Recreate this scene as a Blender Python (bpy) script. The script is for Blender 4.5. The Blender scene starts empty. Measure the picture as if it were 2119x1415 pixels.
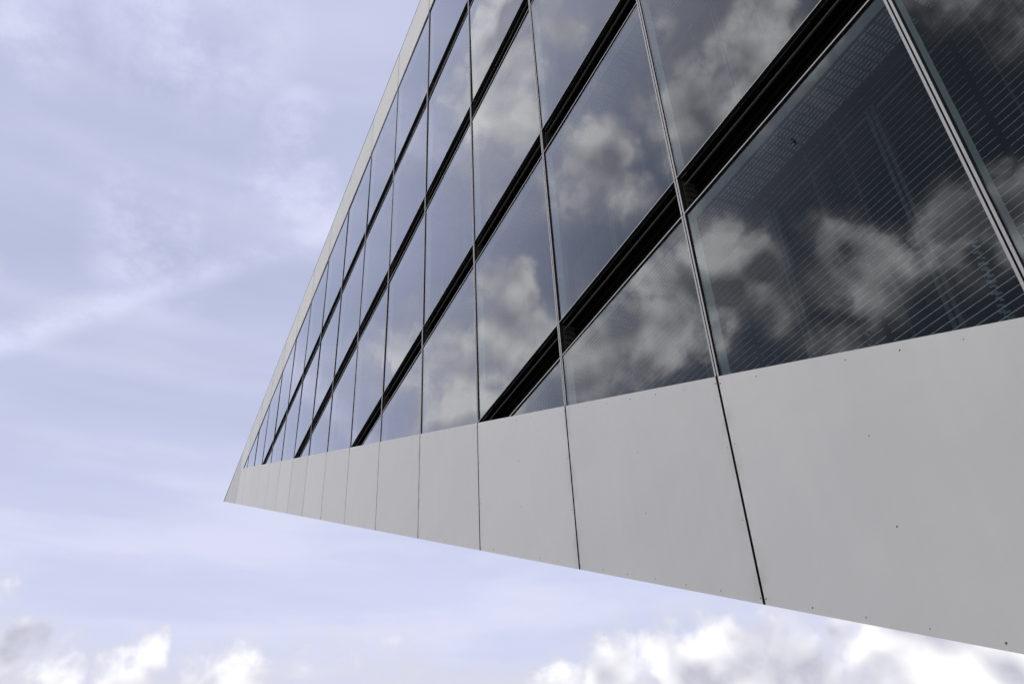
import bpy, math, random
from mathutils import Vector, Matrix

random.seed(7)
S = bpy.context.scene
COL = S.collection

# ------------------------------------------------------------------ camera
F_LENS = 29.975
PITCH, YAW, ROLL = 0.602505, -0.447778, -0.051454
CAM = Vector((-4.9346, 4.3188, 1.60))
ZG = 6.3526                                    # height of the facade datum above the quay

fw = Vector((math.cos(PITCH)*math.cos(YAW), math.cos(PITCH)*math.sin(YAW), math.sin(PITCH)))
rt = fw.cross(Vector((0, 0, 1))).normalized()
up = rt.cross(fw)
r2 = rt*math.cos(ROLL) + up*math.sin(ROLL)
u2 = -rt*math.sin(ROLL) + up*math.cos(ROLL)
cd = bpy.data.cameras.new('camera')
cd.lens = F_LENS
cd.sensor_width = 36.0
cd.sensor_fit = 'HORIZONTAL'
cd.clip_start = 0.05
cd.clip_end = 6000
cam = bpy.data.objects.new('camera', cd)
COL.objects.link(cam)
cam.matrix_world = Matrix(((r2.x, u2.x, -fw.x, CAM.x), (r2.y, u2.y, -fw.y, CAM.y),
                           (r2.z, u2.z, -fw.z, CAM.z), (0, 0, 0, 1)))
S.camera = cam

# ------------------------------------------------------------------ sun and sky
SUN_EL = math.radians(46)
SUN_AZ = math.radians(-118)                    # from +X, counter-clockwise: behind the building
sd = Vector((math.cos(SUN_EL)*math.cos(SUN_AZ), math.cos(SUN_EL)*math.sin(SUN_AZ), math.sin(SUN_EL)))
sl = bpy.data.lights.new('sun', 'SUN')
sl.energy = 5.0
sl.angle = math.radians(0.8)
sl.color = (1.0, 0.95, 0.88)
sun = bpy.data.objects.new('sun', sl)
COL.objects.link(sun)
sun.rotation_euler = sd.to_track_quat('Z', 'Y').to_euler()
sun.location = (0, 0, 60)

S.render.engine = 'CYCLES'
S.view_settings.view_transform = 'Standard'
S.view_settings.look = 'None'
S.view_settings.gamma = 1.0
S.view_settings.use_curve_mapping = False
S.view_settings.exposure = 0.22
S.cycles.use_denoising = True
S.cycles.max_bounces = 10
S.cycles.transparent_max_bounces = 24
S.cycles.caustics_reflective = False
S.cycles.caustics_refractive = False

# clouds: unit direction, angular radius, weight
CLOUDS = [(0.4894, 0.2709, 0.8289, 0.0448, 1.0),
    (0.5412, 0.275, 0.7947, 0.0512, 1.0),
    (0.5918, 0.2806, 0.7557, 0.0521, 1.0),
    (0.6389, 0.2813, 0.716, 0.0417, 0.9),
    (0.4867, 0.3243, 0.8111, 0.0504, 0.68),
    (0.5156, 0.3662, 0.7747, 0.0378, 0.55),
    (0.5716, 0.3878, 0.7231, 0.0386, 1.0),
    (0.6115, 0.3779, 0.6951, 0.0418, 0.9),
    (0.5906, 0.4256, 0.6856, 0.0333, 0.7),
    (0.71, 0.3417, 0.6158, 0.0311, 1.0),
    (0.7449, 0.3458, 0.5706, 0.0538, 1.0),
    (0.7801, 0.2925, 0.5531, 0.0622, 1.0),
    (0.8042, 0.2418, 0.5429, 0.0421, 0.85),
    (0.802, 0.3188, 0.5051, 0.0621, 0.9),
    (0.4332, 0.4249, 0.7949, 0.0681, 0.85),
    (0.3869, 0.4786, 0.7882, 0.0769, 0.9),
    (0.4643, 0.4802, 0.7442, 0.0638, 0.85),
    (0.4052, 0.5213, 0.751, 0.0465, 0.7),
    (0.5074, 0.4841, 0.7129, 0.0378, 0.6),
    (0.5696, 0.5237, 0.6335, 0.0412, 1.0),
    (0.5651, 0.5662, 0.6001, 0.0463, 1.0),
    (0.5651, 0.6087, 0.5569, 0.0459, 0.95),
    (0.605, 0.5552, 0.5707, 0.0523, 0.8),
    (0.5602, 0.6471, 0.5171, 0.0479, 0.8),
    (0.4916, 0.6385, 0.5922, 0.0421, 1.0),
    (0.4759, 0.675, 0.5638, 0.0466, 1.0),
    (0.5283, 0.6294, 0.5699, 0.0373, 0.9),
    (0.4072, 0.698, 0.5891, 0.0376, 1.0),
    (0.3694, 0.7266, 0.5792, 0.0366, 1.0),
    (0.4275, 0.7121, 0.557, 0.0402, 0.85),
    (0.3691, 0.7469, 0.553, 0.0387, 0.85),
    (0.6985, 0.454, 0.5531, 0.0592, 0.85),
    (0.6528, 0.5064, 0.5634, 0.053, 0.8),
    (0.6094, 0.5007, 0.6148, 0.0389, 0.85),
    (0.59, 0.2215, 0.7764, 0.0326, 0.65),
    (0.7592, 0.2548, 0.599, 0.031, 0.5),
    (0.9501, 0.1107, 0.2917, 0.0212, 0.65),
    (0.9661, 0.0899, 0.2422, 0.028, 1.0),
    (0.9738, 0.0513, 0.2216, 0.0377, 0.9),
    (0.9695, -0.0256, 0.2437, 0.027, 1.0),
    (0.9752, -0.0145, 0.221, 0.0388, 0.9),
    (0.9678, -0.1216, 0.2203, 0.0452, 0.7),
    (0.9537, -0.1985, 0.226, 0.0463, 0.6),
    (0.9281, -0.3033, 0.216, 0.0469, 0.55),
    (0.7956, -0.5553, 0.2422, 0.0394, 1.0),
    (0.7721, -0.5929, 0.2286, 0.0518, 1.0),
    (0.8291, -0.5118, 0.2249, 0.0472, 0.9),
    (0.7267, -0.6544, 0.2091, 0.0556, 0.95),
    (0.6713, -0.7068, 0.2229, 0.0447, 1.0),
    (0.6405, -0.7406, 0.2031, 0.063, 1.0),
    (0.5938, -0.784, 0.1809, 0.07, 1.0),
    (0.8724, -0.4387, 0.2157, 0.042, 0.75)]


class NT:
    """small helper for building node trees"""
    def __init__(self, tree):
        self.t = tree
        self.n = tree.nodes
        self.l = tree.links

    def add(self, typ, inputs=None, **kw):
        nd = self.n.new(typ)
        for k, v in kw.items():
            setattr(nd, k, v)
        for k, v in (inputs or {}).items():
            if isinstance(v, bpy.types.NodeSocket):
                self.l.new(v, nd.inputs[k])
            else:
                nd.inputs[k].default_value = v
        return nd

    def math(self, op, a, b=0.0, c=0.0, clamp=False):
        nd = self.add('ShaderNodeMath', {0: a, 1: b, 2: c}, operation=op)
        nd.use_clamp = clamp
        return nd.outputs[0]

    def vmath(self, op, a, b=(0, 0, 0)):
        nd = self.add('ShaderNodeVectorMath', {0: a, 1: b}, operation=op)
        return nd.outputs['Value'] if op in ('DOT_PRODUCT', 'LENGTH', 'DISTANCE') else nd.outputs['Vector']

    def mapr(self, v, a, b, c=0.0, d=1.0, smooth=True):
        nd = self.add('ShaderNodeMapRange', {'Value': v, 'From Min': a, 'From Max': b, 'To Min': c, 'To Max': d})
        nd.interpolation_type = 'SMOOTHSTEP' if smooth else 'LINEAR'
        nd.clamp = True
        return nd.outputs['Result']

    def noise(self, vec, scale, detail=6.0, rough=0.55, dist=0.0):
        return self.add('ShaderNodeTexNoise', {'Vector': vec, 'Scale': scale, 'Detail': detail,
                                               'Roughness': rough, 'Distortion': dist}).outputs['Fac']

    def mixc(self, f, a, b):
        nd = self.n.new('ShaderNodeMix')
        nd.data_type = 'RGBA'
        for i, v in ((0, f), (6, a), (7, b)):
            if isinstance(v, bpy.types.NodeSocket):
                self.l.new(v, nd.inputs[i])
            else:
                nd.inputs[i].default_value = v
        return nd.outputs[2]

    def mixf(self, f, a, b):
        nd = self.n.new('ShaderNodeMix')
        nd.data_type = 'FLOAT'
        for i, v in ((0, f), (2, a), (3, b)):
            if isinstance(v, bpy.types.NodeSocket):
                self.l.new(v, nd.inputs[i])
            else:
                nd.inputs[i].default_value = v
        return nd.outputs[0]


def build_world():
    w = bpy.data.worlds.new('World')
    S.world = w
    w.use_nodes = True
    w.cycles.sampling_method = 'NONE'
    w.node_tree.nodes.clear()
    N = NT(w.node_tree)
    STR = 0.1
    k = 1.0/STR

    def rad(r, g, b):
        return (r*k, g*k, b*k, 1.0)
    D = N.vmath('NORMALIZE', N.add('ShaderNodeTexCoord').outputs['Generated'])
    sep = N.add('ShaderNodeSeparateXYZ', {0: D})
    dx, dy, dz = sep.outputs

    sky = N.add('ShaderNodeTexSky')
    sky.sky_type = 'NISHITA'
    sky.sun_disc = False
    sky.sun_elevation = SUN_EL
    # rotation 0 puts the sun at +Y, positive turns it clockwise seen from above
    sky.sun_rotation = math.radians(90) - SUN_AZ
    sky.air_density = 1.0
    sky.dust_density = 1.0
    sky.ozone_density = 1.5
    blue = N.add('ShaderNodeHueSaturation', {'Saturation': 0.60, 'Value': 0.45, 'Color': sky.outputs['Color']}).outputs[0]

    # ---- thin veil of high cloud, thickest on the sun's side of the sky, thinning away from it
    plane = N.add('ShaderNodeCombineXYZ', {0: N.math('DIVIDE', dx, N.math('ADD', N.math('MAXIMUM', dz, 0.0), 0.25)),
                                           1: N.math('DIVIDE', dy, N.math('ADD', N.math('MAXIMUM', dz, 0.0), 0.25)),
                                           2: 0.0}).outputs[0]
    st = N.add('ShaderNodeMapping', {'Vector': plane, 'Rotation': (0, 0, math.radians(24)), 'Scale': (2.6, 0.75, 1)}).outputs[0]
    wisp = N.noise(st, 1.8, 7, 0.60)
    wisp2 = N.noise(plane, 5.5, 6, 0.66)
    band = N.noise(N.add('ShaderNodeMapping', {'Vector': D, 'Scale': (1.2, 1.2, 9.0)}).outputs[0], 1.7, 3, 0.5)
    # a broad old trail of cirrus across the open sky
    P0 = Vector((0.8528, 0.1614, 0.4966)); P1 = Vector((0.7454, -0.1331, 0.6533))
    pn = P0.cross(P1).normalized()
    off = N.math('ADD', N.vmath('DOT_PRODUCT', D, tuple(pn)), N.math('MULTIPLY', N.math('SUBTRACT', wisp2, 0.5), 0.03))
    trail = N.math('MULTIPLY', N.math('MULTIPLY', N.mapr(off, 0.012, -0.012), N.mapr(off, -0.040, -0.006)), N.mapr(wisp2, 0.28, 0.60))
    patches = None
    for (c, r, a) in (((0.764, 0.0548, 0.6429), 0.05, 0.9), ((0.7892, 0.0421, 0.6127), 0.055, 0.9), ((0.6129, 0.0571, 0.7881), 0.09, .8),
                      ((0.6453, 0.2011, 0.737), 0.05, 0.8), ((0.6679, -0.0744, 0.7406), 0.035, .8), ((0.72, -0.10, 0.68), 0.07, .8)):
        m = N.mapr(N.vmath('DOT_PRODUCT', D, tuple(Vector(c).normalized())), math.cos(r*1.5), math.cos(r*0.2), 0.0, a)
        patches = m if patches is None else N.math('MAXIMUM', patches, m)
    patches = N.math('MULTIPLY', patches, N.mapr(wisp2, 0.42, 0.66))
    fleck = N.math('MAXIMUM', trail, patches)

    away = N.mapr(dy, 0.30, 0.68)                            # 0 on the sun's side, 1 opposite it
    low = N.mapr(dz, 0.62, 0.16)                             # more veil towards the horizon
    veil = N.math('ADD', 0.84, N.math('MULTIPLY', low, 0.20))
    veil = N.math('ADD', veil, N.math('MULTIPLY', N.math('SUBTRACT', wisp, 0.5), 0.22))
    veil = N.math('ADD', veil, N.math('MULTIPLY', N.math('SUBTRACT', band, 0.5), 0.30))
    veil = N.math('ADD', veil, N.math('MULTIPLY', fleck, 0.18))
    veil = N.math('MULTIPLY', veil, N.mixf(away, 1.0, 0.07), clamp=True)
    veilcol = N.mixc(low, rad(0.51, 0.55, 0.76), rad(0.57, 0.605, 0.79))
    veilcol = N.mixc(N.math('MULTIPLY', N.mapr(N.math('ADD', band, N.math('MULTIPLY', N.math('SUBTRACT', wisp2, 0.5), 0.25)), 0.44, 0.64), N.mixf(low, 0.20, 0.70)), veilcol, rad(0.67, 0.67, 0.80))
    veilcol = N.mixc(N.math('MULTIPLY', fleck, 0.30), veilcol, rad(0.74, 0.735, 0.87))
    base = N.mixc(veil, blue, veilcol)

    # a soft grey bank low over the horizon
    bank = N.math('MULTIPLY', N.mapr(N.math('ADD', dz, N.math('MULTIPLY', N.math('SUBTRACT', wisp2, 0.5), 0.16)), 0.27, 0.18), 0.80)
    base = N.mixc(bank, base, rad(0.62, 0.61, 0.68))

    # ---- cumulus
    # outlines of the heaps are ragged: the lookup direction is shaken by noise
    wob = N.add('ShaderNodeTexNoise', {'Vector': D, 'Scale': 16.0, 'Detail': 3.0, 'Roughness': 0.6}).outputs['Color']
    wob = N.vmath('MULTIPLY', N.vmath('SUBTRACT', wob, (0.5, 0.5, 0.5)), (0.075, 0.075, 0.075))
    DW = N.vmath('ADD', D, wob)
    bias = None
    for (x, y, z, r, a) in CLOUDS:
        m = N.mapr(N.vmath('DISTANCE', DW, (x, y, z)), r*1.75, r*0.25, 0.0, a)
        bias = m if bias is None else N.math('MAXIMUM', bias, m)
    # elsewhere: scattered heaps out of view, their cover raised to brighten the cladding
    scat = N.mapr(N.noise(D, 2.3, 2, 0.5), 0.42, 0.58, 0.0, 1.0)
    scat = N.math('MULTIPLY', scat, N.mapr(dx, 0.34, 0.16))
    bias = N.math('MAXIMUM', bias, scat)

    def heap(vec):
        vo = N.add('ShaderNodeTexVoronoi', {'Vector': vec, 'Scale': 15.0, 'Detail': 2.5, 'Roughness': 0.55, 'Lacunarity': 2.3})
        vo.normalize = False
        puff = N.math('MULTIPLY', N.math('SUBTRACT', 0.55, vo.outputs['Distance']), 0.12)
        return N.math('ADD', N.noise(vec, 9.0, 5, 0.58, 0.2), puff)

    def bulk(vec):                                           # the large rounded forms only, for light and shade
        vo = N.add('ShaderNodeTexVoronoi', {'Vector': vec, 'Scale': 17.0, 'Detail': 0.0})
        puff = N.math('MULTIPLY', N.math('SUBTRACT', 0.5, vo.outputs['Distance']), 0.22)
        return N.math('ADD', N.noise(vec, 9.0, 2.5, 0.5, 0.2), puff)
    n2 = heap(D)
    n0 = N.math('ADD', n2, N.math('MULTIPLY', N.math('SUBTRACT', N.noise(D, 50.0, 5, 0.60, 0.3), 0.5), 0.24))
    light = Vector((sd.x*0.3, sd.y*0.3, 1.0)).normalized()*0.028
    n1 = bulk(N.vmath('ADD', D, tuple(light)))
    dens = N.math('ADD', N.math('MULTIPLY', bias, 1.12), N.math('MULTIPLY', N.math('SUBTRACT', n0, 0.5), 2.6))
    dens = N.math('SUBTRACT', dens, 0.36)
    alpha = N.mixf(away, N.mapr(dens, -0.04, 0.80), N.mapr(dens, -0.10, 0.95))
    grad = N.math('SUBTRACT', bulk(D), n1)                        # >0 where the heap thins out upwards: lit tops
    lit = N.math('ADD', 0.70, N.math('MULTIPLY', grad, 5.2))
    lit = N.math('SUBTRACT', lit, N.math('MULTIPLY', N.mapr(dens, 0.25, 1.15), N.mixf(away, 0.26, 0.50)), clamp=True)
    bright = N.mixc(away, rad(1.0, 0.99, 1.0), rad(1.85, 1.83, 1.84))
    dark = N.mixc(away, rad(0.46, 0.46, 0.54), rad(0.26, 0.27, 0.30))
    ccol = N.mixc(lit, dark, bright)
    # broad grey aprons that join the heaps
    apron = N.math('MULTIPLY', N.math('MULTIPLY', N.mapr(dens, -0.60, 0.45), N.mapr(bias, 0.0, 0.30)), N.mixf(away, 0.50, 0.42))
    soft = N.mixc(apron, base, N.mixc(away, rad(0.62, 0.62, 0.69), rad(0.62, 0.62, 0.65)))
    col = N.mixc(N.math('MULTIPLY', alpha, 0.94), soft, ccol)

    # the heaps are only worked out where there are any: clear sky skips that branch
    bg0 = N.add('ShaderNodeBackground', {'Color': base, 'Strength': STR})
    bg1 = N.add('ShaderNodeBackground', {'Color': col, 'Strength': STR})
    mx = N.add('ShaderNodeMixShader', {0: N.math('GREATER_THAN', bias, 0.001), 1: bg0.outputs[0], 2: bg1.outputs[0]})
    out = N.add('ShaderNodeOutputWorld')
    N.l.new(mx.outputs[0], out.inputs['Surface'])


build_world()


# ------------------------------------------------------------------ materials
def new_mat(name):
    m = bpy.data.materials.new(name)
    m.use_nodes = True
    m.node_tree.nodes.clear()
    return m, NT(m.node_tree)


def principled(N, bump=None, **inp):
    b = N.add('ShaderNodeBsdfPrincipled', inp)
    if bump is not None:
        N.l.new(bump, b.inputs['Normal'])
    o = N.add('ShaderNodeOutputMaterial')
    N.l.new(b.outputs[0], o.inputs['Surface'])
    return b


def mat_cladding(name='silver painted aluminium cladding', level=0.83):
    m, N = new_mat(name)
    P = N.add('ShaderNodeTexCoord').outputs['Object']
    rnd = N.add('ShaderNodeObjectInfo').outputs['Random']
    cloudy = N.noise(P, 0.9, 5, 0.6, 0.4)
    streak = N.noise(N.add('ShaderNodeMapping', {'Vector': P, 'Scale': (5.0, 5.0, 0.35)}).outputs[0], 1.6, 5, 0.6)
    fine = N.noise(P, 160.0, 2, 0.5)
    grime = N.noise(P, 14.0, 6, 0.7)
    spots = N.mapr(grime, 0.70, 0.78)
    v = N.math('ADD', level, N.math('MULTIPLY', N.math('SUBTRACT', cloudy, 0.5), 0.12))
    v = N.math('ADD', v, N.math('MULTIPLY', N.math('SUBTRACT', streak, 0.5), 0.045))
    v = N.math('ADD', v, N.math('MULTIPLY', N.math('SUBTRACT', rnd, 0.5), 0.045))
    v = N.math('SUBTRACT', v, N.math('MULTIPLY', spots, 0.09))
    # grime creeping out of the open joints, in uneven tongues
    px = N.add('ShaderNodeSeparateXYZ', {0: P}).outputs[0]
    jd = N.math('ABSOLUTE', N.math('SUBTRACT', N.math('FRACT', N.math('ADD', N.math('DIVIDE', px, 2.7), 10.5)), 0.5))
    jd = N.math('MULTIPLY', jd, 2.7)
    tongue = N.math('MULTIPLY', N.mapr(jd, 0.16, 0.0), N.mapr(N.noise(P, 3.2, 6, 0.65), 0.42, 0.70))
    v = N.math('SUBTRACT', v, N.math('MULTIPLY', tongue, 0.13))
    c = N.add('ShaderNodeCombineColor', {0: v, 1: N.math('MULTIPLY', v, 0.995), 2: N.math('SUBTRACT', N.math('MULTIPLY', v, 0.945), N.math('MULTIPLY', tongue, 0.03))}).outputs[0]
    rough = N.math('ADD', 0.40, N.math('MULTIPLY', cloudy, 0.18))
    bump = N.add('ShaderNodeBump', {'Height': N.math('ADD', N.noise(P, 1.3, 3, 0.5), N.math('MULTIPLY', fine, 0.01)),
                                    'Strength': 0.5, 'Distance': 0.03}).outputs[0]
    principled(N, bump, **{'Base Color': c, 'Roughness': rough, 'Metallic': 0.25, 'Specular IOR Level': 0.5})
    return m


def mat_plain(name, rgb, rough=0.5, metal=0.0, var=0.12, scale=6.0, spec=0.5):
    m, N = new_mat(name)
    P = N.add('ShaderNodeTexCoord').outputs['Object']
    n = N.noise(P, scale, 5, 0.6)
    f = N.math('ADD', 1.0 - var/2, N.math('MULTIPLY', n, var))
    c = N.vmath('MULTIPLY', N.add('ShaderNodeCombineXYZ', {0: f, 1: f, 2: f}).outputs[0], rgb)
    principled(N, None, **{'Base Color': c, 'Roughness': rough, 'Metallic': metal, 'Specular IOR Level': spec})
    return m


def mat_glass():
    m, N = new_mat('coated facade glass')
    P = N.add('ShaderNodeTexCoord').outputs['Object']
    wave = N.noise(P, 0.55, 2, 0.4)
    bump = N.add('ShaderNodeBump', {'Height': wave, 'Strength': 0.22, 'Distance': 0.02}).outputs[0]
    lw = N.add('ShaderNodeLayerWeight', {'Blend': 0.5})
    f5 = N.math('POWER', lw.outputs['Facing'], 4.0)
    R1 = N.math('ADD', 0.042, N.math('MULTIPLY', f5, 0.958))
    R = N.math('DIVIDE', N.math('MULTIPLY', R1, 2.0), N.math('ADD', R1, 1.0))     # both faces of the pane
    back = N.add('ShaderNodeNewGeometry').outputs['Backfacing']
    R = N.math('MULTIPLY', R, N.math('SUBTRACT', 1.0, back))
    dust = N.mapr(N.noise(P, 3.0, 8, 0.7), 0.42, 0.8, 0.0, 0.012)
    gl = N.add('ShaderNodeBsdfGlossy', {'Color': (0.94, 0.955, 0.975, 1), 'Roughness': 0.0, 'Normal': bump})
    tr = N.add('ShaderNodeBsdfTransparent', {'Color': (0.80, 0.86, 0.85, 1)})
    df = N.add('ShaderNodeBsdfDiffuse', {'Color': (0.5, 0.5, 0.48, 1)})
    mx = N.add('ShaderNodeMixShader', {0: R, 1: tr.outputs[0], 2: gl.outputs[0]})
    mx2 = N.add('ShaderNodeMixShader', {0: dust, 1: mx.outputs[0], 2: df.outputs[0]})
    o = N.add('ShaderNodeOutputMaterial')
    N.l.new(mx2.outputs[0], o.inputs['Surface'])
    return m


M_CLAD = mat_cladding()
M_TIP = mat_cladding('darker tip plate', 0.70)  # same cladding with a darker base level
M_GLASS = mat_glass()
M_ALU = mat_plain('brushed aluminium trim', (0.62, 0.61, 0.59), 0.42, 0.35, 0.35, 9.0)
M_BLACK = mat_plain('black gasket and joint shade', (0.012, 0.012, 0.012), 0.7, 0.0, 0.3, 8.0, 0.2)
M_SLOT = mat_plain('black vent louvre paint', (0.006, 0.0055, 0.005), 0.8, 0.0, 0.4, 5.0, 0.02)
M_BRACKET = mat_plain('dark bracket steel', (0.03, 0.029, 0.025), 0.6, 0.0, 0.4, 20.0)
M_RAIL = mat_plain('dull grey rail metal', (0.09, 0.09, 0.085), 0.5, 0.3, 0.3, 8.0)
M_REVEAL = mat_plain('pale grey powder coated reveal', (0.54, 0.57, 0.58), 0.5, 0.0, 0.1, 3.0)
M_GRATE = mat_plain('galvanised grating bars', (0.44, 0.45, 0.46), 0.5, 0.0, 0.2, 12.0)
M_CROSS = mat_plain('dark grating cross bars', (0.05, 0.05, 0.055), 0.6, 0.0, 0.2, 12.0)
M_SLAT = mat_plain('grey aluminium blind slat', (0.52, 0.53, 0.52), 0.5, 0.0, 0.12, 10.0)
M_CORD = mat_plain('grey ladder cord', (0.16, 0.165, 0.165), 0.7, 0.0, 0.1, 10.0)
M_INNER = mat_plain('dark inner window glass', (0.010, 0.013, 0.016), 0.08, 0.0, 0.1, 1.0, 0.12)
M_POST = mat_plain('grey inner window post', (0.075, 0.08, 0.085), 0.5, 0.0, 0.1, 4.0)
M_GLINT = mat_plain('pale blue reflected glint', (0.26, 0.29, 0.36), 0.4, 0.0, 0.5, 30.0)
M_BODY = mat_plain('light grey aluminium shell', (0.55, 0.55, 0.54), 0.5, 0.0, 0.08, 0.4)
M_RIVET = mat_plain('weathered rivet head', (0.10, 0.10, 0.095), 0.5, 0.2, 0.3, 40.0)
M_RIVETP = mat_plain('painted rivet head', (0.42, 0.42, 0.41), 0.5, 0.0, 0.3, 40.0)
M_QUAY = mat_plain('pale quay concrete', (0.44, 0.42, 0.385), 0.85, 0.0, 0.35, 0.35, 0.3)
M_BIRD = mat_plain('dark plumage', (0.015, 0.014, 0.013), 0.8, 0.0, 0.3, 20.0, 0.2)

# ------------------------------------------------------------------ geometry helpers
BAY = 2.7
SL = 0.442214                                   # slope of the raking soffit, 23.9 degrees
FT0, FB0 = -0.32497*BAY, -1.06099*BAY           # cladding top and bottom edge at bay line 0
GTOP, ROOF = 5.6798*BAY, 6.2749*BAY             # top of the glass, top of the parapet
SLOTS = [(12.172, 11.760), (8.650, 8.180), (5.056, 4.588), (1.506, 1.020), (-2.050, -2.530)]
KMIN, KMAX = -7, 14
ZGROUND = -ZG


def ft(x): return FT0 + SL*x
def fb(x): return FB0 + SL*x


def clip(poly, f):
    """Sutherland-Hodgman: keep the side where f(p) >= 0"""
    out = []
    n = len(poly)
    for i in range(n):
        a, b = poly[i], poly[(i+1) % n]
        fa, fbv = f(a), f(b)
        if fa >= 0:
            out.append(a)
        if (fa >= 0) != (fbv >= 0):
            t = fa/(fa - fbv)
            out.append((a[0]+(b[0]-a[0])*t, a[1]+(b[1]-a[1])*t))
    return out


def rect(x0, x1, z0, z1):
    return [(x0, z0), (x1, z0), (x1, z1), (x0, z1)]


def above_ft(poly, d=0.0):
    poly = clip(poly, lambda q: q[1] - ft(q[0]) - d) if poly else poly
    return clip(poly, lambda q: q[1] - ZGROUND - 0.0) if poly else poly


class MB:
    """collects prisms and boxes into one mesh"""
    def __init__(self):
        self.v, self.f, self.m = [], [], []

    def prism(self, poly, y0, y1, mi=0, front=None):
        """poly in (x, z) anticlockwise seen from -Y; extruded from y0 (inner) to y1 (outer)"""
        if not poly or len(poly) < 3:
            return self
        area = sum(poly[i][0]*poly[(i+1) % len(poly)][1] - poly[(i+1) % len(poly)][0]*poly[i][1] for i in range(len(poly)))/2
        if abs(area) < 2e-6:
            return self
        if area < 0:
            poly = poly[::-1]
        b = len(self.v)
        n = len(poly)
        self.v += [(x, y0, z) for x, z in poly] + [(x, y1, z) for x, z in poly]
        self.f.append(tuple(b+i for i in range(n))); self.m.append(mi)
        self.f.append(tuple(b+n+i for i in reversed(range(n)))); self.m.append(mi if front is None else front)
        for i in range(n):
            j = (i+1) % n
            self.f.append((b+j, b+i, b+n+i, b+n+j)); self.m.append(mi)
        return self

    def box(self, x0, x1, y0, y1, z0, z1, mi=0):
        return self.prism(rect(x0, x1, z0, z1), y0, y1, mi)

    def dome(self, x, z, y, r, h, n=8, mi=0):
        b = len(self.v)
        for i in range(n):
            a = 2*math.pi*i/n
            self.v.append((x+r*math.cos(a), y, z+r*math.sin(a)))
        for i in range(n):
            a = 2*math.pi*i/n
            self.v.append((x+r*.6*math.cos(a), y+h, z+r*.6*math.sin(a)))
        for i in range(n):
            j = (i+1) % n
            self.f.append((b+j, b+i, b+n+i, b+n+j)); self.m.append(mi)
        self.f.append(tuple(b+n+i for i in reversed(range(n)))); self.m.append(mi)

    def quads(self, verts, faces, mi=0):
        b = len(self.v)
        self.v += verts
        for q in faces:
            self.f.append(tuple(b+i for i in q)); self.m.append(mi)

    def mesh(self, name, mats):
        me = bpy.data.meshes.new(name)
        me.from_pydata(self.v, [], self.f)
        for mt in mats:
            me.materials.append(mt)
        me.polygons.foreach_set('material_index', self.m)
        me.update()
        return me

    def build(self, name, mats, parent=None, loc=None):
        if not self.v:
            return None
        return put(name, self.mesh(name, mats), parent, loc)


def put(name, me, parent=None, loc=None):
    o = bpy.data.objects.new(name, me)
    COL.objects.link(o)
    if parent is not None:
        o.parent = parent
    if loc is not None:
        o.location = loc
    return o


# ------------------------------------------------------------------ the quay
g = MB()
g.quads([(-2500, -2500, 0), (2500, -2500, 0), (2500, 2500, 0), (-2500, 2500, 0)], [(0, 1, 2, 3)])
ground = g.build('ground', [M_QUAY])
ground['kind'] = 'structure'

# ------------------------------------------------------------------ the building
B = bpy.data.objects.new('office_building', None)
COL.objects.link(B)
B.location = (0, 0, 0)
B['label'] = 'long glass-fronted office building with a raking silver underside rising to a sharp tip'
B['category'] = 'building'
OFF = (0, 0, ZG)                                # every part is drawn from the facade datum

XT = (ROOF - FB0)/SL                            # x of the tip
X14 = KMAX*BAY


def bp(mb, name, mats, parent=B):
    return mb.build(name, mats, parent, OFF if parent is B else None)


# hull behind the facade
hull = clip([(KMIN*BAY, ZGROUND+0.001), (XT-1.2, ZGROUND+0.001), (XT-1.2, ROOF-0.05), (KMIN*BAY, ROOF-0.05)], lambda q: q[1]-fb(q[0])-0.06)
bp(MB().prism(hull, -21.0, -0.86), 'hull', [M_BODY])
# strips that close the double skin below the roof and above the raking underside
bp(MB().prism([(KMIN*BAY, ROOF-0.16), (XT-0.6, ROOF-0.16), (XT-0.25, ROOF-0.02), (KMIN*BAY, ROOF-0.02)], -0.85, -0.05), 'parapet_deck', [M_BODY])
xs0 = (ZGROUND - FB0)/SL
bp(MB().prism([(xs0, fb(xs0)+0.03), (XT-0.4, fb(XT-0.4)+0.03), (XT-0.7, fb(XT-0.7)+0.14), (xs0, fb(xs0)+0.14)], -0.85, -0.05), 'raking_soffit', [M_BODY])
# dark backing behind the open joints of the cladding
back = MB()
poly = [(xs0-1.0, fb(xs0-1.0)+0.02), (XT-0.3, fb(XT-0.3)+0.02), (XT-0.3, ROOF-0.03), (X14-0.5, ROOF-0.03), (X14-0.5, ft(X14-0.5)-0.02), (xs0-1.0, ft(xs0-1.0)-0.02)]
low = [(xs0, fb(xs0)+0.02), (X14+0.2, fb(X14+0.2)+0.02), (X14+0.2, ft(X14+0.2)-0.02), (xs0-4.4, ft(xs0-4.4)-0.02)]
back.prism(low, -0.075, -0.045)
xg = (GTOP+0.05-FB0)/SL - 0.3
back.prism([(KMIN*BAY, GTOP+0.05), (xg, GTOP+0.05), (XT-0.4, ROOF-0.02), (KMIN*BAY, ROOF-0.02)], -0.075, -0.0751+0.03)
bp(back, 'cladding_backing', [M_BLACK])

# ---- cladding panels of the raking edge
JG = 0.013


def rivets(mb, pts):
    for x, z in pts:
        q = random.random()
        if q > 0.06:
            mb.dome(x+random.uniform(-.004, .004), z+random.uniform(-.004, .004), 0.0, random.uniform(0.0055, 0.0078), 0.003, 8, 1 if q > 0.62 else 0)


def jitter_panel(o, amount=0.0011):
    me = o.data
    a, b = random.uniform(-1, 1)*amount, random.uniform(-1, 1)*amount
    xs = [v.co.x for v in me.vertices]; zs = [v.co.z for v in me.vertices]
    cx, cz = sum(xs)/len(xs), sum(zs)/len(zs)
    for v in me.vertices:
        v.co.y += (v.co.x-cx)*a + (v.co.z-cz)*b
    return (cx, cz, a, b)


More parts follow.
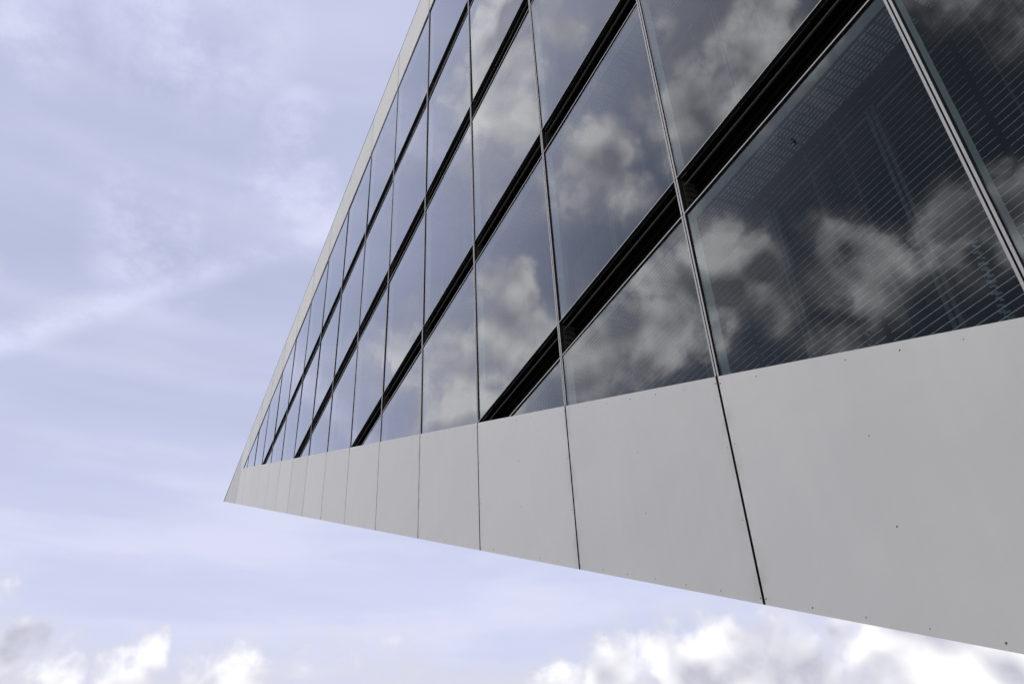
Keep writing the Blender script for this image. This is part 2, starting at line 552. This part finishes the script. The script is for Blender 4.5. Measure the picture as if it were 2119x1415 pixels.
for k in range(-4, KMAX):
    x0, x1 = k*BAY+JG, (k+1)*BAY-JG
    poly = [(x0, fb(x0)), (x1, fb(x1)), (x1, ft(x1)-0.004), (x0, ft(x0)-0.004)]
    poly = clip(poly, lambda q: q[1]-ZGROUND-0.002)
    poly = clip(poly, lambda q: GTOP+0.02-q[1])
    o = bp(MB().prism(poly, -0.032, 0.0, 1, 0), 'cladding_panel', [M_CLAD, M_BLACK])  # panel edges painted black: shade of the open joints put into their colour
    if o is None:
        continue
    cx, cz, a, b = jitter_panel(o)
    if k < 12:
        rv = MB()
        pts = []
        for i in range(7):
            x = x0+0.014+i*(x1-x0-0.028)/6
            pts += [(x, ft(x)-0.075), (x, fb(x)+0.045)]
        xm = (x0+x1)/2
        hz = ft(0)-fb(0)
        for t in (0.34, 0.66):
            pts += [(xm, fb(xm)+t*hz), (x0+0.03, fb(x0)+t*hz), (x1-0.03, fb(x1)+t*hz)]
        rivets(rv, [q for q in pts if q[1] > ZGROUND+0.03])
        rv.v = [(x, y+(x-cx)*a+(z-cz)*b, z) for x, y, z in rv.v]
        r = rv.build('rivets', [M_RIVET, M_RIVETP], o)
        if r:
            r['kind'] = 'stuff'

# ---- the plate that forms the tip
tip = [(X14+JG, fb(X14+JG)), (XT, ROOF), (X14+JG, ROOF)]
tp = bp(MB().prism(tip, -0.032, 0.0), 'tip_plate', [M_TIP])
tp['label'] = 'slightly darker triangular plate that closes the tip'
for v in tp.data.vertices:
    v.co.y -= (v.co.x - X14)*0.003

# ---- parapet panels above the glass
for k in range(KMIN, KMAX):
    x0, x1 = k*BAY+JG*0.8, (k+1)*BAY-JG*0.8
    poly = rect(x0, x1, GTOP+0.045, ROOF)
    if k == KMAX-1:
        poly = rect(x0, x1, GTOP+0.045, ROOF)
    o = bp(MB().prism(poly, -0.032, 0.0, 1, 0), 'parapet_panel', [M_CLAD, M_BLACK])  # black edges again carry the joint shade as colour
    jitter_panel(o, 0.0016)
bp(MB().prism([(KMIN*BAY, ROOF+0.002), (XT+0.01, ROOF+0.002), (XT+0.03, ROOF+0.020), (KMIN*BAY, ROOF+0.020)], -0.04, 0.006), 'roof_coping', [M_RAIL])

# ---- glazing rows
ROWS = []
tops = [GTOP] + [s[1] for s in SLOTS]
bots = [s[0] for s in SLOTS] + [ZGROUND+0.01]
ROWS = list(zip(bots, tops))                    # (bottom, top), from the roof downwards
HJ = 0.0065                                     # half of the open joint between two frames
BAR = 0.021
RAILW = 0.015


def grating_mesh():
    mb = MB()
    x0, x1 = 0.10, BAY-0.02
    n = 9
    for i in range(n):
        y = -0.168 - i*0.038
        mb.box(x0, x1, y-0.0165, y, -0.004, 0.0, 0)
    m = 27
    for i in range(m):
        x = x0 + (i+0.5)*(x1-x0)/m
        mb.box(x-0.006, x+0.006, -0.52, -0.155, -0.012, -0.0045, 1)
    return mb.mesh('grating', [M_GRATE, M_CROSS])


GRATE = grating_mesh()
SP = 0.072
SLY = -0.55


def slat_poly(mb, x0, x1, z, mi=0):
    """a shallow slat, tipped so that its inner edge is higher"""
    d, t = 0.008, 0.002
    ty = 0.0135
    a = (-1, 0.95)
    y0, y1 = SLY-d, SLY+d
    za, zb = z+d*1.05, z-d*1.05
    v = [(x0, y0, za), (x1, y0, za), (x1, y1, zb), (x0, y1, zb), (x0, y0, za+t), (x1, y0, za+t), (x1, y1, zb+t), (x0, y1, zb+t)]
    mb.quads(v, [(0, 3, 2, 1), (4, 5, 6, 7), (0, 1, 5, 4), (1, 2, 6, 5), (2, 3, 7, 6), (3, 0, 4, 7)], mi)


SLAT_MESH = {}


def slat_mesh(length):
    key = round(length, 3)
    if key not in SLAT_MESH:
        mb = MB()
        slat_poly(mb, 0, length, 0)
        SLAT_MESH[key] = mb.mesh('slat', [M_SLAT])
    return SLAT_MESH[key]


def xmax_at(z):
    """largest x at which a thing at height z still hides behind the glass or the cladding"""
    return (z - FT0 + 0.30)/SL


NEAR = {(-2, 4), (-1, 4), (0, 4)}

for ri, (zb, zt) in enumerate(ROWS):
    for k in range(KMIN, KMAX):
        X0, X1 = k*BAY, (k+1)*BAY
        x0, x1 = X0+HJ, X1-HJ
        pb = above_ft(rect(x0, x1, zb, zt), 0.0)
        if len(pb) < 3 or max(q[1] for q in pb)-min(q[1] for q in pb) < 0.03:
            continue
        # pane, a real sheet; each leans by a hair so reflections step from pane to pane
        gp = above_ft(rect(x0+0.012, x1-0.012, zb+0.012, zt-0.012), -0.03)
        pane = bp(MB().prism(gp, -0.030, -0.018), 'pane', [M_GLASS])
        if pane is None:
            continue
        a, b = random.uniform(-1, 1)*0.0038, random.uniform(-1, 1)*0.0038
        cx, cz = (x0+x1)/2, (zb+zt)/2
        for v in pane.data.vertices:
            v.co.y += (v.co.x-cx)*a + (v.co.z-cz)*b
        fr = MB()
        for rc in (rect(x0, x0+BAR, zb, zt), rect(x1-BAR, x1, zb, zt),
                   rect(x0+BAR, x1-BAR, zt-RAILW, zt), rect(x0+BAR, x1-BAR, zb, zb+0.011)):
            fr.prism(above_ft(rc, 0.002), -0.048, -0.004, 1, 0)
        fr.build('frame', [M_ALU, M_BLACK], pane)
        # pale reveal inside the frame
        rv = MB()
        rv.prism(above_ft(rect(x1-0.014, x1-0.004, zb, zt), -0.1), -0.150, -0.049)
        rv.prism(above_ft(rect(x0+0.004, x0+0.014, zb, zt), -0.1), -0.150, -0.049)
        rv.prism(above_ft(rect(x0+0.015, x1-0.015, zt-0.014, zt-0.004), -0.1), -0.150, -0.049)
        bp(rv, 'reveal', [M_REVEAL])
        # walkway grating at the head of the cavity, with the dark slab above it
        zg_ = zt - 0.035
        if ri > 0:
            if xmax_at(zg_) > X1 - 0.3:
                put('grating', GRATE, B, (X0, 0, ZG+zg_))
            else:
                gr = MB()
                xe = xmax_at(zg_)
                for i in range(9):
                    y = -0.168-i*0.038
                    if xe > X0+0.15:
                        gr.box(X0+0.10, xe, y-0.0165, y, zg_-0.004, zg_, 0)
                for i in range(27):
                    x = X0+0.10+(i+0.5)*(BAY-0.12)/27
                    if x < xe:
                        gr.box(x-0.006, x+0.006, -0.52, -0.155, zg_-0.012, zg_-0.0045, 1)
                bp(gr, 'grating', [M_GRATE, M_CROSS])
        sf = clip(rect(X0, X1, zt-0.03, zt+0.02), lambda q: q[1]-ft(q[0])+0.3)
        bp(MB().prism(sf, -0.80, -0.151), 'cavity_soffit', [M_SLOT])
        # inner windows: two to a bay, with a post between
        for h in (0, 1):
            wx0, wx1 = X0+h*BAY/2-0.42, X0+(h+1)*BAY/2-0.42
            iw = above_ft(rect(wx0+0.05, wx1-0.05, zb-0.1, zt-0.04), -0.3)
            bp(MB().prism(iw, -0.83, -0.80), 'inner_window', [M_INNER])
            po = MB()
            po.prism(above_ft(rect(wx1-0.05, wx1-0.012, zb-0.1, zt-0.04), -0.3), -0.84, -0.745)
            po.prism(above_ft(rect(wx1+0.012, wx1+0.05, zb-0.1, zt-0.04), -0.3), -0.84, -0.745)
            po.prism(above_ft(rect(wx1-0.0119, wx1+0.0119, zb-0.1, zt-0.04), -0.3), -0.84, -0.78)
            bp(po, 'inner_post', [M_POST])
        # blinds: two to a bay
        for h in (0, 1):
            bx0, bx1 = X0+h*BAY/2+0.025, X0+(h+1)*BAY/2-0.025
            cords = MB()
            for cxp in (bx0+0.17, bx1-0.17):
                zlo = max(zb-0.05, ft(cxp)-0.25, ZGROUND+0.05)
                if zlo < zt-0.1:
                    for sy in (-0.012, 0.012):
                        cords.box(cxp-0.0012, cxp+0.0012, SLY+sy-0.001, SLY+sy+0.001, zlo, zt-0.04)
            near = (k, ri) in NEAR
            if ri < 4 or k > 0:                              # blinds drawn up: only the guide wires hang
                cords.build('guide_wires', [M_CORD], B, OFF)
                continue
            if near:
                bl = cords.build('blind', [M_CORD], B, OFF)
                if bl is None:
                    continue
                z = zt-0.12
                i = 0
                while z > max(zb-0.04, ZGROUND+0.1):
                    xe = min(bx1, xmax_at(z))
                    if xe-bx0 > 0.05:
                        put('slat', slat_mesh(xe-bx0), bl, (bx0, random.uniform(-.001, .001), z+random.uniform(-.0015, .0015)))
                    z -= SP
            else:
                z = zt-0.12
                any_ = False
                while z > max(zb-0.04, ZGROUND+0.1):
                    xe = min(bx1, xmax_at(z))
                    if xe-bx0 > 0.05:
                        slat_poly(cords, bx0, xe, z+random.uniform(-.0015, .0015), 1)
                        any_ = True
                    z -= SP
                bl = cords.build('blind', [M_CORD, M_SLAT], B, OFF)
                if bl:
                    bl['kind'] = 'stuff'

# ---- crooked reflections of light, built as pale zigzag strips behind two near blinds
def glint_run(x, z0, z1):
    mb = MB()
    z = z1
    i = 0
    rnd = random.Random(int(x*1000))
    while z > z0:
        dx = (0.016 if i % 2 else -0.016)*rnd.uniform(0.4, 1.3)
        w = rnd.uniform(0.010, 0.026)
        mb.quads([(x+dx-w, -0.735, z), (x+dx+w, -0.735, z+0.012), (x+dx+w, -0.728, z+0.030), (x+dx-w, -0.728, z+0.016),
                  (x+dx-w, -0.737, z+0.001), (x+dx+w, -0.737, z+0.013), (x+dx+w, -0.730, z+0.031), (x+dx-w, -0.730, z+0.017)],
                 [(0, 1, 2, 3), (7, 6, 5, 4), (0, 4, 5, 1), (1, 5, 6, 2), (2, 6, 7, 3), (3, 7, 4, 0)])
        z -= 0.026
        i += 1
    bp(mb, 'glint_zigzag', [M_GLINT])


glint_run(-1.034, ft(-1.034)-0.2, ft(-1.034)+0.42)
glint_run(-2.124, ft(-2.124)-0.2, ft(-2.124)+0.95)

# ---- open vent slots between the glazing rows
for si, (zt, zb) in enumerate(SLOTS):
    for k in range(KMIN, KMAX):
        X0, X1 = k*BAY, (k+1)*BAY
        rc = above_ft(rect(X0, X1, zb+0.004, zt-0.004), -0.02)
        if len(rc) < 3:
            continue
        s = MB()
        s.prism(above_ft(rect(X0, X1, zb, zt), -0.04), -0.26, -0.235)
        s.prism(above_ft(rect(X0, X1, zb+0.003, zb+0.02), -0.04), -0.2349, -0.05)
        s.prism(above_ft(rect(X0, X1, zt-0.02, zt-0.003), -0.04), -0.2349, -0.05)
        nb = 4
        for i in range(nb):
            z = zb+0.05+(zt-zb-0.16)*i/(nb-1)
            s.prism(above_ft(rect(X0+0.03, X1-0.03, z, z+0.02), -0.04), -0.225, -0.195)
        vs = bp(s, 'vent_slot', [M_SLOT])
        if vs is None:
            continue
        MB().prism(above_ft(rect(X0+0.035, X1-0.035, zt-0.116, zt-0.107), 0.0), -0.075, -0.055).build('rail', [M_RAIL], vs)
        # ribbed bracket plate beside the bay line
        br = MB()
        br.prism(above_ft(rect(X1-0.04, X1-0.034, zb+0.03, zt-0.03), 0.0), -0.22, -0.05)
        for i in range(5):
            z = zb+0.07+i*(zt-zb-0.15)/4
            br.prism(above_ft(rect(X1-0.058, X1-0.0405, z, z+0.012), 0.0), -0.20, -0.06)
        br.build('bracket', [M_BRACKET], vs)
    for k in range(KMIN+1, KMAX):
        X = k*BAY
        mu = MB()
        for xa, xb in ((X+HJ, X+HJ+BAR), (X-HJ-BAR, X-HJ)):
            mu.prism(above_ft(rect(xa, xb, zb+0.006, zt-0.006), 0.0), -0.048, -0.004, 1, 0)
        mu.prism(above_ft(rect(X-HJ, X+HJ, zb+0.006, zt-0.006), 0.0), -0.060, -0.035, 1)
        bp(mu, 'mullion', [M_ALU, M_BLACK])

# dark seal in the vertical joints between frames, and along the head of the top row
for k in range(KMIN, KMAX):
    X = k*BAY
    sm = MB()
    for (zb, zt) in ROWS:
        sm.prism(above_ft(rect(X-HJ-0.001, X+HJ+0.001, zb, zt), 0.0), -0.060, -0.036)
    bp(sm, 'joint_seal', [M_BLACK])
bp(MB().prism(clip(rect(KMIN*BAY, X14, GTOP+0.001, GTOP+0.06), lambda q: q[1]-ft(q[0])+0.25), -0.10, -0.036), 'head_seal', [M_BLACK])

# ------------------------------------------------------------------ a bird over the quay
def bird(loc, heading, span):
    import bmesh
    me = bpy.data.meshes.new('bird')
    s = span
    # body as rings along its length, wings as swept, thick blades
    mb = MB()
    rings = [(-0.36, 0.004, 0.0), (-0.26, 0.016, 0.0), (-0.12, 0.040, 0.0), (0.02, 0.056, 0.0), (0.14, 0.046, 0.004), (0.20, 0.032, 0.010), (0.25, 0.034, 0.014), (0.29, 0.022, 0.012), (0.335, 0.003, 0.006)]
    n = 8
    vs, fs = [], []
    for (x, r, z) in rings:
        for i in range(n):
            a = 2*math.pi*i/n
            vs.append((x*s, r*math.cos(a)*s, (z+r*0.9*math.sin(a))*s))
    for q in range(len(rings)-1):
        for i in range(n):
            j = (i+1) % n
            fs.append((q*n+i, q*n+j, (q+1)*n+j, (q+1)*n+i))
    fs.append(tuple(reversed(range(n))))
    fs.append(tuple((len(rings)-1)*n+i for i in range(n)))
    mb.quads(vs, fs)
    for sgn in (-1, 1):
        st = [(0.13, -0.05, 0.03, 0.01), (0.15, -0.02, 0.22, 0.07), (0.08, -0.08, 0.38, 0.07), (-0.10, -0.12, 0.5, 0.02)]
        vs, fs = [], []
        for (le, te, y, z) in st:
            for (x, dz) in ((le, 0.0), ((le+te)/2, 0.014), (te, 0.0), ((le+te)/2, -0.004)):
                vs.append((x*s, sgn*y*s, (z+dz)*s))
        for q in range(len(st)-1):
            for i in range(4):
                j = (i+1) % 4
                f = (q*4+i, q*4+j, (q+1)*4+j, (q+1)*4+i)
                fs.append(f if sgn > 0 else f[::-1])
        fs.append((12, 13, 14, 15))
        mb.quads(vs, fs)
    # forked tail
    for sgn in (-1, 1):
        vs = [(-0.30*s, 0, 0.006*s), (-0.30*s, sgn*0.02*s, 0.0), (-0.52*s, sgn*0.075*s, 0.0), (-0.42*s, sgn*0.01*s, 0.0),
              (-0.30*s, 0, -0.006*s), (-0.30*s, sgn*0.02*s, -0.005*s), (-0.52*s, sgn*0.075*s, -0.004*s), (-0.42*s, sgn*0.01*s, -0.005*s)]
        mb.quads(vs, [(0, 1, 2, 3), (7, 6, 5, 4), (0, 4, 5, 1), (1, 5, 6, 2), (2, 6, 7, 3), (3, 7, 4, 0)])
    o = mb.build('bird', [M_BIRD], None, loc)
    o.rotation_euler = heading
    o['label'] = 'small dark bird in flight, mirrored in the glass above the raking edge'
    o['category'] = 'bird'
    return o


bird(Vector((9.29, 13.486, 23.617)), (math.radians(25), math.radians(-10), math.radians(150)), 0.34)
